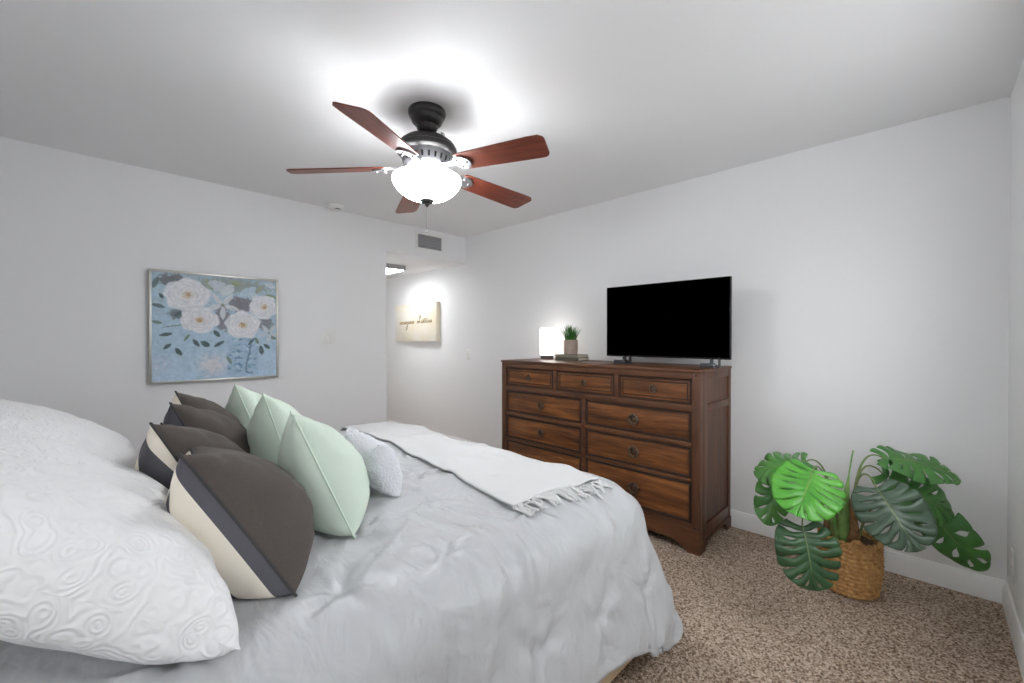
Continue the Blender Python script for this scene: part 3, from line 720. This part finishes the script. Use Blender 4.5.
def comforter():
    h = .05
    ox, oy = .30, .26; xs = np.arange(-.5, BX+ox+h/2, h); ys = np.arange(BY0-oy, BY1+oy+h/2, h)
    n, m = len(xs), len(ys)
    P = np.zeros((n, m, 3)); P[..., 0] = xs[:, None]; P[..., 1] = ys[None, :]; P[..., 2] = BTOP+.05
    # rounded corners of the cloth at the foot
    cr = .52
    for sg, ye in ((-1, ys[0]), (1, ys[-1])):
        a = np.clip((P[..., 0]-(xs[-1]-cr))/cr, 0, 1); q = np.clip((sg*(P[..., 1]-ye)+cr)/cr, 0, 1)
        P[..., 0] += np.where((a > 0) & (q > 0), cr*a*(np.sqrt(1-.6*q*q)-1), 0); P[..., 1] += np.where((a > 0) & (q > 0), sg*cr*q*(np.sqrt(1-.6*a*a)-1), 0)
    X0 = P*[1, 1, 0]
    P[..., 2] += blur(rng.randn(n, m), 2)*.05
    V = np.zeros_like(P)
    lo = np.array([-3, BY0, -3.]); hi = np.array([BX, BY1, BTOP])
    def collide(P, Q0, r=.17, fr=.6):
        fl = .30*np.clip(BTOP-r-P[:, 2], 0, .6)[:, None]; c = np.clip(P, lo+[0, r, 0]-fl*[0, 1, 0], hi-[r, r, r]+fl*[1, 1, 0]); d = P-c; l = np.linalg.norm(d, axis=1)
        k = l < r
        if k.any():
            nn = d[k]/(l[k][:, None]+1e-9); P[k] = c[k]+nn*r
            mv = P[k]-Q0[k]; tn = mv-nn*(mv*nn).sum(1)[:, None]; P[k] -= tn*fr
        f = P[:, 2] < .02; P[f, 2] = .02
        if f.any(): P[f, :2] = Q0[f, :2]+(P[f, :2]-Q0[f, :2])*.4
    for level, steps in ((0, 110), (1, 50), (2, 16)):
        if level:
            P = upsample(P); X0 = upsample(X0); V = np.zeros_like(P); n, m = P.shape[:2]; h /= 2
            P += (blur(rng.randn(n, m, 1), 3)*.012)*grid_normals(P)
        K = [(1, 0, 1), (0, 1, 1), (1, 1, .35), (1, -1, .35), (2, 0, -.25), (0, 2, -.25)]
        if level: K += [(4, 0, -.12), (0, 4, -.12)]
        G = groups(n, m, h*1.012, K, X0)
        p = P.reshape(-1, 3); v = V.reshape(-1, 3); dt = 1/50
        for s in range(steps):
            q0 = p.copy(); v[:, 2] -= 9.8*dt; v *= .965
            p += v*dt
            for it in range(7 if level < 2 else 5):
                solve(p, G); collide(p, q0)
            v = (p-q0)/dt
        P = p.reshape(n, m, 3); V = v.reshape(n, m, 3)
    P = P*.5+blur(P, 1)*.5
    return P
COMF = comforter()

def tufts(P):
    """pinched tufts with short creases radiating from them, on the drop and the top"""
    N = grid_normals(P)
    if N[P.shape[0]//3, P.shape[1]//2, 2] < 0: N = -N
    n, m = P.shape[:2]; r_ = np.random.RandomState(5)
    step = .0125
    I, J = np.meshgrid(np.arange(n)*step, np.arange(m)*step, indexing='ij')
    D = np.zeros((n, m))
    a = .30
    cnt = 0
    for gi in np.arange(.18, n*step, a):
        for gj in np.arange(.15, m*step, a):
            cx, cy = gi+r_.uniform(-.02, .02)+(a/2 if cnt % 2 else 0), gj+r_.uniform(-.02, .02)
            dx, dy = I-cx, J-cy; d = np.hypot(dx, dy); th = np.arctan2(dy, dx)
            ph = r_.rand(3)*6.3
            D -= .014*np.exp(-(d/.022)**2)
            cre = (np.sin(5*th+ph[0])+.7*np.sin(8*th+ph[1]))
            D += .0055*cre*np.exp(-((d-.05)/.055)**2)
            D += .006*np.exp(-((d-.14)/.09)**2)
            cnt += 1
    # long soft random creases
    for k in range(130):
        cx, cy = r_.uniform(0, n*step), r_.uniform(0, m*step); a0 = r_.uniform(-.7, .7)+(PI/2 if cy < .6 else r_.choice([0, .8, 1.5]))
        L = r_.uniform(.08, .26); w_ = r_.uniform(.008, .016); amp = r_.uniform(.005, .012)
        s = (I-cx)*math.cos(a0)+(J-cy)*math.sin(a0); q = -(I-cx)*math.sin(a0)+(J-cy)*math.cos(a0)
        q = q+.03*np.sin(s*9+k)
        D += amp*np.exp(-(s/L)**4)*np.exp(-np.sqrt((q/w_)**2+.05))
    D += blur(r_.randn(n, m), 12)*.015+blur(r_.randn(n, m), 60)*.08
    return P+N*D[..., None], N
COMF2, CN = tufts(COMF)
b = NB(); grid_mesh(b, COMF2)
co = obj('comforter', b, M_sateen, sharp=180, smooth='raw')
tag(co, 'silvery grey comforter spread over the bed and hanging to the carpet', 'comforter')
sd = co.modifiers.new('thickness', 'SOLIDIFY'); sd.thickness = .016; sd.offset = -1

# height of the bedding, to lay things on it
HM = np.full((260, 330), -1.0)
_ix = np.clip(((COMF2[..., 0]+.6)/.01).astype(int), 0, 259); _iy = np.clip((COMF2[..., 1]/.01).astype(int), 0, 329)
np.maximum.at(HM, (_ix.ravel(), _iy.ravel()), COMF2[..., 2].ravel())
for _ in range(3):
    bad = HM < 0
    S = np.maximum.reduce([np.roll(HM, 1, 0), np.roll(HM, -1, 0), np.roll(HM, 1, 1), np.roll(HM, -1, 1)]); HM[bad] = S[bad]
def zbed(x, y):
    i = int(np.clip((x+.6)/.01, 0, 259)); j = int(np.clip(y/.01, 0, 329)); return HM[i, j]

# ------------------------------------------------------------------ throw blanket across the foot
def throw():
    n, m = 50, 190
    P = np.zeros((n, m, 3))
    HMs = blur(HM, 6)
    def zs(x, y): return max(.05, HMs[int(np.clip((x+.6)/.01, 0, 259)), int(np.clip(y/.01, 0, 329))])
    r_ = np.random.RandomState(8)
    wob = blur(r_.randn(n, m), 26)*.10
    for i in range(n):
        a = i/(n-1)
        for j in range(m):
            c = j/(m-1); y = .99+c*1.93
            xl = 1.05+.13*min(1, (y-.99)/1.05)+.03*(c-.5)+.008*math.sin(y*4)
            xr = 1.48+.07*c+.006*math.sin(y*3+1)
            x = xl+a*(xr-xl); y2 = y-.05*(a-.3)*(1-c)
            e = min(a, 1-a)*2
            P[i, j] = (x, y2, zs(x, y2)+.010+.006*min(1, e*6)+max(0, wob[i, j])*.5)
    P[..., 2] = blur(P[..., 2:3], 4)[..., 0]
    for i in range(n):
        for j in range(m): P[i, j, 2] = max(P[i, j, 2], zbed(P[i, j, 0], P[i, j, 1])+.009)
    P[..., 2] = blur(P[..., 2:3], 1)[..., 0]
    t = empty('throw_blanket', (1.28, 1.9, BTOP), label='white fringed throw laid across the foot of the grey comforter', cat='blanket')
    I = Matrix.Translation((-1.28, -1.9, -BTOP))
    b = NB(); grid_mesh(b, P)
    o = obj('cloth', b, M_throw, t, sharp=180); o.matrix_parent_inverse = I
    s = o.modifiers.new('thickness', 'SOLIDIFY'); s.thickness = .008; s.offset = 0
    b = NB(); random.seed(6)
    for k in range(46):
        a = (k+.5)/46; i = min(n-1, int(a*(n-1)))
        p = Vector(P[i, 0]); L = random.uniform(.05, .085); dx = random.uniform(-.35, .35); pts = []
        for s_ in range(5):
            u = s_/4; x = p.x+dx*L*u+.004*math.sin(u*7+k); y = p.y-L*u
            pts.append((x, y, max(zs(x, y), zbed(x, y))+.008+random.uniform(0, .004)))
        tube(b, pts, [.0042, .0036, .0042, .0048, .0035], 6)
    o = obj('fringe', b, M_throw, t); o.matrix_parent_inverse = I; b = NB()
    for k in range(40):
        a = (k+.5)/40; i = min(n-1, int(a*(n-1))); p = Vector(P[i, -1]); L = random.uniform(.05, .08)
        pts = [(p.x+random.uniform(-.01, .01)*u, p.y-.012+L*u*.5, p.z-L*u*.8+.004) for u in (0, .33, .66, 1)]
        tube(b, pts, .004, 6)
    o = obj('fringe', b, M_throw, t); o.matrix_parent_inverse = I
throw()

# ------------------------------------------------------------------ pillows
def pillow_shape(w_, h_, press, seed, sag=.18, n=33, steps=130, limit=None):
    r_ = np.random.RandomState(seed); s = h_/(n-1); m = int(round(w_/s))+1
    u = np.linspace(-w_/2, w_/2, m); v = np.linspace(0, h_, n)
    A = np.zeros((m, n, 3)); A[..., 0] = u[:, None]; A[..., 1] = v[None, :]
    B = A.copy()
    prof = (1-(2*u[:, None]/w_)**2)*(1-(2*v[None, :]/h_-1)**2)
    A[..., 2] = .03*prof+blur(r_.randn(m, n), 2)*.008*(prof > .05); B[..., 2] = -.03*prof+blur(r_.randn(m, n), 2)*.008*(prof > .05)
    G = groups(m, n, s, [(1, 0, 1), (0, 1, 1), (1, 1, .4), (1, -1, .4), (2, 0, -.15), (0, 2, -.15)])
    edge = np.zeros((m, n), bool); edge[[0, -1]] = True; edge[:, [0, -1]] = True
    wt = 1+sag-2*sag*(v/h_)[None, :, None]
    lim = limit
    for it in range(steps):
        f = min(1, it/40)*press
        for Q, sg in ((A, 1), (B, -1)):
            N = grid_normals(Q)*sg
            Q += N*f*wt*(~edge)[..., None]
            if lim: Q[..., 2] = np.sign(sg)*np.minimum(np.abs(Q[..., 2]), lim*(1+.0*prof)) if False else Q[..., 2]
        for _ in range(8):
            solve(A.reshape(-1, 3), G); solve(B.reshape(-1, 3), G)
            E = (A+B)/2; A[edge] = E[edge]; B[edge] = E[edge]
    return A, B
def surf_uv(A, w_, h_):
    m, n = A.shape[:2]; uv = np.zeros((m, n, 2)); uv[..., 0] = np.linspace(0, w_, m)[:, None]; uv[..., 1] = np.linspace(0, h_, n)[None, :]
    return uv
def pillow(name, near, psi, lean, w_, h_, press, seed, mf, mb, mp, label, cat, group=None, roll=0, squash=1.0, flange=0, pw=.0030, sag=.18, T=.2, fat=.75):
    """near = the near bottom corner on the bed; psi turns the width from +Y towards +X; lean tips the top towards the headboard"""
    A, B = pillow_shape(w_, h_, press, seed, .1)
    zm = max(A[..., 2].max(), -B[..., 2].min()); A[..., 2] = T/2*np.sign(A[..., 2])*(np.abs(A[..., 2])/zm)**fat; B[..., 2] = T/2*np.sign(B[..., 2])*(np.abs(B[..., 2])/zm)**fat
    vv = np.linspace(0, 1, A.shape[1])[None, :]; wr = np.random.RandomState(seed+50); pf = np.abs(A[..., 2])/T*2
    for Q in (A, B): Q[..., 2] = Q[..., 2]*(1+sag*(1-2*vv))+blur(wr.randn(*pf.shape), 2)*.010*np.minimum(pf*2, 1)
    t = empty(name, near, label=label, cat=cat, group=group)
    wx = Vector((math.sin(psi), math.cos(psi), 0)); fr = Vector((math.cos(psi), -math.sin(psi), 0))
    upv = Vector((0, 0, 1))*math.cos(lean)-fr*math.sin(lean); nrm = fr*math.cos(lean)+Vector((0, 0, 1))*math.sin(lean)
    R = Matrix((wx, upv, nrm)).transposed().to_4x4()
    R = Matrix.Rotation(roll, 4, fr) @ R
    t.rotation_euler = R.to_euler()
    x0 = A[0, :, 0].min(); y0 = min(A[..., 1].min(), 0)
    for Q in (A, B):
        Q[..., 0] -= -w_/2; Q[..., 2] *= squash
    # settle: nothing goes below the bedding
    Mw = np.array(Matrix.Translation(near) @ R); Mi = np.linalg.inv(Mw)
    for Q in (A, B):
        q = np.concatenate([Q.reshape(-1, 3), np.ones((Q.shape[0]*Q.shape[1], 1))], 1) @ Mw.T
        z = np.array([zbed(x, y) for x, y in q[:, :2]])+.004
        lowz = q[:, 2] < z; q[lowz, 2] = z[lowz]
        Q[:] = (q @ Mi.T)[:, :3].reshape(Q.shape)
    uv = surf_uv(A, w_, h_)
    for nm, Q, m_, fl in (('front_panel', A, mf, False), ('back_panel', B, mb, True)):
        d0 = np.zeros_like(uv); d0[1:, :, 0] = np.cumsum(np.linalg.norm(np.diff(Q, axis=0), axis=2), axis=0); d0[:, 1:, 1] = np.cumsum(np.linalg.norm(np.diff(Q, axis=1), axis=2), axis=1)
        b = NB(); grid_mesh(b, Q, uv=d0, flip=fl); o = obj(nm, b, m_, t, sharp=180, smooth='raw')
        o.modifiers.new('smooth', 'SUBSURF').levels = 1; o.modifiers['smooth'].render_levels = 2
    if mp:
        m, n = A.shape[:2]
        ring = [A[i, 0] for i in range(m)]+[A[-1, j] for j in range(1, n)]+[A[i, -1] for i in range(m-2, -1, -1)]+[A[0, j] for j in range(n-2, 0, -1)]
        b = NB(); tube(b, [tuple(p) for p in ring], pw, 8, 0, True); o = obj('piping', b, mp, t)
    return t
S1 = stripes('stripe_cloth_a', .14, 0, .108); S2 = stripes('stripe_cloth_b', .12, 1.0, .10); S3 = stripes('stripe_cloth_c', .0); S4 = stripes('stripe_cloth_d', .5)
zb = BTOP+.01
# white shams leaning on the headboard
pillow('pillow_sham', (.215, .888, zb), math.radians(0), math.radians(52), .86, .62, .0014, 1, M_matelasse, M_matelasse, None, 'large white textured sham nearest the camera at the head of the bed', 'pillow', 'white shams', sag=.2, T=.235)
pillow('pillow_sham', (.19, 1.80, zb), math.radians(0), math.radians(55), .86, .62, .0014, 2, M_matelasse, M_matelasse, None, 'large white textured sham at the far side, partly behind the near one', 'pillow', 'white shams', sag=.2, T=.235)
SG = 'charcoal pillows with striped backs'
for i, (x, y, psi, lean, s, lab) in enumerate([
        (.34, 1.00, 10, 31, S1, 'charcoal pillow with cream striped back nearest the camera, foremost of its row'),
        (.305, 1.38, 9, 27, S2, 'charcoal pillow with a cream stripe at its corner just behind the foremost charcoal one'),
        (.37, 1.74, 14, 25, S3, 'charcoal pillow with a navy stripe at its corner, third back in its row'),
        (.405, 2.04, 12, 22, S4, 'charcoal pillow with a white corner, farthest of its row under the painting')]):
    pillow('throw_pillow', (x, y, zb), math.radians(psi), math.radians(lean), .45, .415, .0012, 10+i, M_charcoal, s, M_pipe_dark, lab, 'pillow', SG, fat=.92, sag=.34, T=.29, roll=math.radians(-9))
GG = 'mint green pillows'
for i, (x, y, psi, lean, lab) in enumerate([
        (.555, 1.17, 17, 23, 'mint green pillow nearest the camera, beside the small white pillow'),
        (.572, 1.66, 16, 17, 'mint green pillow with pointed corner behind the nearest green one'),
        (.62, 2.18, 14, 20, 'mint green pillow farthest off, its corner rising behind the charcoal ones')]):
    pillow('throw_pillow', (x, y, zb), math.radians(psi), math.radians(lean), .44, .41, .0012, 20+i, M_green, M_green, M_mintpipe, lab, 'pillow', GG, fat=.9, sag=.36, T=.24, roll=math.radians(-7))
pillow('lumbar_pillow', (.815, 1.37, zb), math.radians(8), math.radians(20), .38, .225, .001, 31, M_fuzzy, M_fuzzy, None, 'small nubby white lumbar pillow in front of the mint green pillows', 'pillow', sag=.1, T=.14)

# ------------------------------------------------------------------ monstera in a basket
def leaf_geo(b, B, T, Nn, W, seed, bow=.1, cup=.25, nf=7, sway=0, split=1.0):
    """one split leaf: fingers along both sides of the midrib, joined near it, with slits and holes between"""
    r_ = random.Random(seed); B, T = Vector(B), Vector(T); d = T-B; L = d.length; d.normalize()
    nn = Vector(Nn); nn = (nn-d*nn.dot(d)).normalized(); sd = nn.cross(d)
    cl = b.loops.layers.color.get('Col') or b.loops.layers.color.new('Col')
    def to3(x, y):
        yy = y*W
        z = bow*L*4*max(x, -.2)*(1-x)*.5 - cup*W*(abs(y)**1.6)*.9 - .10*L*max(0, x-.5)**2*4*.3 + .008*math.sin(9*x+seed)*abs(y)*4
        return B+d*(x*L)+sd*(yy+sway*L*x*(1-x))+nn*z
    def outline(q):      # q 0 at the base sinus, 1 at the tip
        th = math.radians(158)*(1-q)
        x = .36+.64*math.cos(th)*(1 if math.cos(th) > 0 else .80); y = .5*math.sin(th)**.85 if th > 0 else 0
        if q > .75: y *= 1-.25*((q-.75)/.25)
        return Vector((x, y))
    for sg in (-1, 1):
        # boundaries between fingers
        gaps = [('edge', 0, 0)]
        for i in range(1, nf):
            kind = 'hole' if r_.random() < .5 else 'slit'
            gaps.append((kind, r_.uniform(.2, .36) if kind == 'hole' else r_.uniform(.32, .6), r_.uniform(.12, .26)*split))
        gaps.append(('edge', 0, 0))
        def g(gap, r):
            k, r0, a = gap
            if k == 'edge' or r < r0: return 0
            u = (r-r0)/(1-r0)
            return a*math.sin(PI*min(u*1.5, 1))*1.1 if k == 'hole' else a*(u**.6)
        R, Cn = 12, 6
        for i in range(nf):
            m0, m1 = (i/nf)**1.15*.86, ((i+1)/nf)**1.15*.86
            q0, q1 = i/nf, (i+1)/nf
            rows = []
            for a in range(R+1):
                r = (.022 if a == 1 else max(0, a-1)/(R-1)); row = []
                lo, hi = g(gaps[i], r)/2, 1-g(gaps[i+1], r)/2
                for c in range(Cn+1):
                    cc = c/Cn; cs = lo+(hi-lo)*cc
                    open_ = (gaps[i][0] == 'slit') or (gaps[i+1][0] == 'slit')
                    rr = r*(1-(.05*(2*cc-1)**4 if open_ else .01*(2*cc-1)**2))
                    mp = Vector((m0+(m1-m0)*cs, .0)); op = outline(q0+(q1-q0)*cs)
                    p = mp.lerp(op, rr); p.x += .05*math.sin(PI*rr)*(1 if i > 0 else .3)
                    puff = .007*math.sin(PI*cc)*min(1, r*3)*W/.3
                    v3 = to3(p.x, sg*p.y)+nn*puff
                    row.append(b.verts.new(v3))
                rows.append(row)
            for a in range(R):
                for c in range(Cn):
                    q = [rows[a][c], rows[a+1][c], rows[a+1][c+1], rows[a][c+1]]
                    if sg < 0: q = q[::-1]
                    try: f = b.faces.new(q)
                    except ValueError: continue
                    for lp in f.loops:
                        rr = 0
                        lp[cl] = (1, 1, 1, 1) if (a == 0 or (c in (2, 3) and False)) else (0, 0, 0, 1)
    bmesh.ops.remove_doubles(b, verts=b.verts, dist=.0006)
    return L
def leaf_mat(name, c1, c2, rib, rough=.35):
    m = mat(name, c1, rough, spec=.45, noise=(9, c2))
    nt = m.node_tree; p = nt.nodes['Principled BSDF']; src = p.inputs['Base Color'].links[0].from_socket
    a = nt.nodes.new('ShaderNodeVertexColor'); a.layer_name = 'Col'
    mx = nt.nodes.new('ShaderNodeMixRGB'); mx.inputs[2].default_value = (*lin(rib), 1)
    nt.links.new(a.outputs[0], mx.inputs[0]); nt.links.new(src, mx.inputs[1]); nt.links.new(mx.outputs[0], p.inputs['Base Color'])
    return m
LB = leaf_mat('leaf_bright', (96, 170, 62), (74, 146, 50), (150, 200, 96)); LD = leaf_mat('leaf_dark', (60, 94, 58), (46, 76, 48), (110, 138, 92)); LM = leaf_mat('leaf_mid', (84, 138, 66), (62, 112, 54), (128, 164, 92))
LG = leaf_mat('leaf_sheen_grey', (84, 104, 86), (64, 86, 68), (150, 170, 130), .3)  # grey cast is gloss sheen put into the leaf colour
def monstera():
    c = Vector((2.765, .29, 0)); t = empty('potted_monstera', c, label='leafy monstera with split leaves in a round straw basket on the carpet', cat='potted plant')
    I = Matrix.Translation(-c)
    def P(o): o.matrix_parent_inverse = I; return o
    # basket: rows of twisted straw
    n, m = 132, 74; R0 = .124; Hh = .262
    Q = np.zeros((n+1, m, 3)); rows = 13
    for i in range(n+1):
        th = 2*PI*i/n
        for j in range(m):
            v = j/(m-1); r = R0*(.90+.16*math.sin(min(1, v*1.25)*PI*.62)-.04*v)
            row = v*rows; k = int(row); fr = row-k
            r += .008*math.sin(PI*fr)*(.7+.5*math.sin(22*th+PI*k+fr*2.2))
            Q[i, j] = (c.x+r*math.cos(th)*1.0, c.y+r*math.sin(th), .004+v*Hh+.006*math.sin(3*th)*v)
    b = NB(); grid_mesh(b, Q); bmesh.ops.remove_doubles(b, verts=b.verts, dist=1e-5)
    # inner wall, floor and braided rim
    lathe(b, [(.112, Hh), (.108, .20), (.1, .05), (.0001, .02)], 48, c)
    for ph in (0, PI):
        tube(b, [(c.x+(.121+.007*math.cos(14*a+ph))*math.cos(a), c.y+(.121+.007*math.cos(14*a+ph))*math.sin(a), Hh+.004+.007*math.sin(14*a+ph)) for a in [2*PI*k/140 for k in range(140)]], .0075, 6, 0, True)
    P(obj('basket', b, M_straw, t, sharp=60))
    for k in range(2):
        b = NB(); a0 = math.radians(200 if k == 0 else 25)
        p = [(c.x+.123*math.cos(a0+s*.28), c.y+.123*math.sin(a0+s*.28), Hh-.02+.05*(1-s*s)) for s in (-1, -.6, -.2, .2, .6, 1)]
        tube(b, p, .010, 8); P(obj('handle', b, M_straw, t))
    # soil
    b = NB(); r_ = np.random.RandomState(1)
    for k in range(9):
        pass
    rings = []
    for i in range(9):
        rr = .109*i/8; rings.append([b.verts.new((c.x+rr*math.cos(2*PI*k/36), c.y+rr*math.sin(2*PI*k/36), .247+.016*(1-(i/8)**2)+r_.uniform(-.006, .006))) for k in range(36)])
    for i in range(8):
        for k in range(36): 
            f = [rings[i][k], rings[i][(k+1) % 36], rings[i+1][(k+1) % 36], rings[i+1][k]]
            b.faces.new(f)
    bmesh.ops.remove_doubles(b, verts=b.verts, dist=1e-4)
    P(obj('soil', b, M_soil, t))
    # trunks
    for pts, rad in (([(2.70, .27, .235), (2.685, .262, .30), (2.672, .262, .37), (2.668, .27, .45), (2.667, .275, .49)], [.034, .024, .017, .013, .009]),
                     ([(2.73, .36, .235), (2.715, .372, .30), (2.708, .378, .345), (2.705, .38, .365)], [.022, .02, .015, .006])):
        b = NB(); tube(b, bez(*pts[:4], n=8) if len(pts) == 4 else pts, [rad[min(len(rad)-1, int(i*len(rad)/9))] for i in range(9)] if len(pts) == 4 else rad, 12); o = P(obj('trunk', b, M_trunk, t))
        o.modifiers.new('smooth', 'SUBSURF').levels = 1
    # sheathing young leaf, rolled, with a thin spike
    b = NB()
    for base, tip, mid, w_ in (((2.705, .30, .24), (2.672, .268, .73), (2.66, .31, .42), .030), ((2.70, .325, .24), (2.665, .345, .46), (2.67, .35, .36), .022), ((2.72, .29, .24), (2.69, .262, .52), (2.685, .28, .4), .026)):
        B_, T_, Md = map(Vector, (base, tip, mid)); pv = None
        for s in range(15):
            u = s/14; p = B_*(1-u)**2+Md*2*u*(1-u)+T_*u*u; wd = w_*(math.sin(PI*min(1, .25+u*.95))**.9)*(1-u)**.35 if u < 1 else 0
            wd = max(wd, .0016); k = []
            for q in range(7):
                an = -PI*.55+PI*1.1*q/6; k.append(b.verts.new(p+Vector((-.93*math.cos(an)*wd*.5, 0, 0))+Vector((.33, -.94, 0))*math.sin(an)*wd))
            if pv:
                for q in range(6): b.faces.new((pv[q], pv[q+1], k[q+1], k[q]))
            pv = k
    o = P(obj('leaf_sheath', b, M_sheath, t)); s = o.modifiers.new('thickness', 'SOLIDIFY'); s.thickness = .002
    # leaves on stalks: base, tip, facing, width, material, bow, cup
    J = (2.672, .262, .52)
    specs = [((2.40, .385, .668), (2.14, .40, .528), (-.5, -.25, .8), .285, LB, .12, .30, (2.69, .32, .25)),
             ((2.55, .44, .668), (2.46, .65, .575), (-.45, .15, .9), .26, LM, .12, .35, (2.70, .33, .25)),
             ((2.54, .56, .57), (2.44, .585, .335), (-.85, -.3, .3), .17, LM, .10, .55, (2.71, .35, .25)),
             ((2.224, .395, .455), (2.17, .345, .215), (-.85, -.42, .35), .25, LD, .14, .22, (2.68, .34, .25)),
             ((2.61, .175, .582), (2.50, .035, .372), (-.82, -.1, .55), .275, LG, .12, .22, J),
             ((2.775, .165, .695), (2.92, -.105, .625), (-.45, -.05, .89), .225, LM, .14, .35, J),
             ((2.80, .165, .61), (2.92, -.09, .42), (-.72, .1, .7), .24, LM, .10, .45, J),
             ((2.915, .03, .47), (2.975, -.19, .185), (-.88, .25, .35), .19, LM, .12, .5, (2.71, .25, .26))]
    for i, (B_, T_, N_, W_, m_, bow, cup, root) in enumerate(specs):
        b = NB(); leaf_geo(b, B_, T_, N_, W_, 40+i, bow, cup, 8 if W_ > .2 else 6, split=(.6, .8, 1.2, 1.5, 1.3, 1.0, 1.0, 1.6)[i])
        o = P(obj('leaf', b, m_, t, sharp=70)); o.modifiers.new('thickness', 'SOLIDIFY').thickness = .0012
        b = NB(); B_, T_, root = Vector(B_), Vector(T_), Vector(root)
        d = (T_-B_).normalized(); nn = Vector(N_); nn = (nn-d*nn.dot(d)).normalized()
        up = Vector((0, 0, .12 if root.z > .4 else .3))
        pts = bez(root, root+up*.8+(B_-root)*.1, B_-d*.07+Vector((0, 0, .05))-nn*.02, B_+d*.005-nn*.004, 14)
        tube(b, pts, [.0062-.0032*k/14 for k in range(15)], 8)
        q = [B_+d*((T_-B_).length*s)+nn*(bow*(T_-B_).length*4*s*(1-s)*.5+.0010) for s in [k/10 for k in range(10)]]
        tube(b, q, [.0026*(1-.85*k/10) for k in range(10)], 6)
        P(obj('leaf_stalk', b, M_stem, t))
monstera()
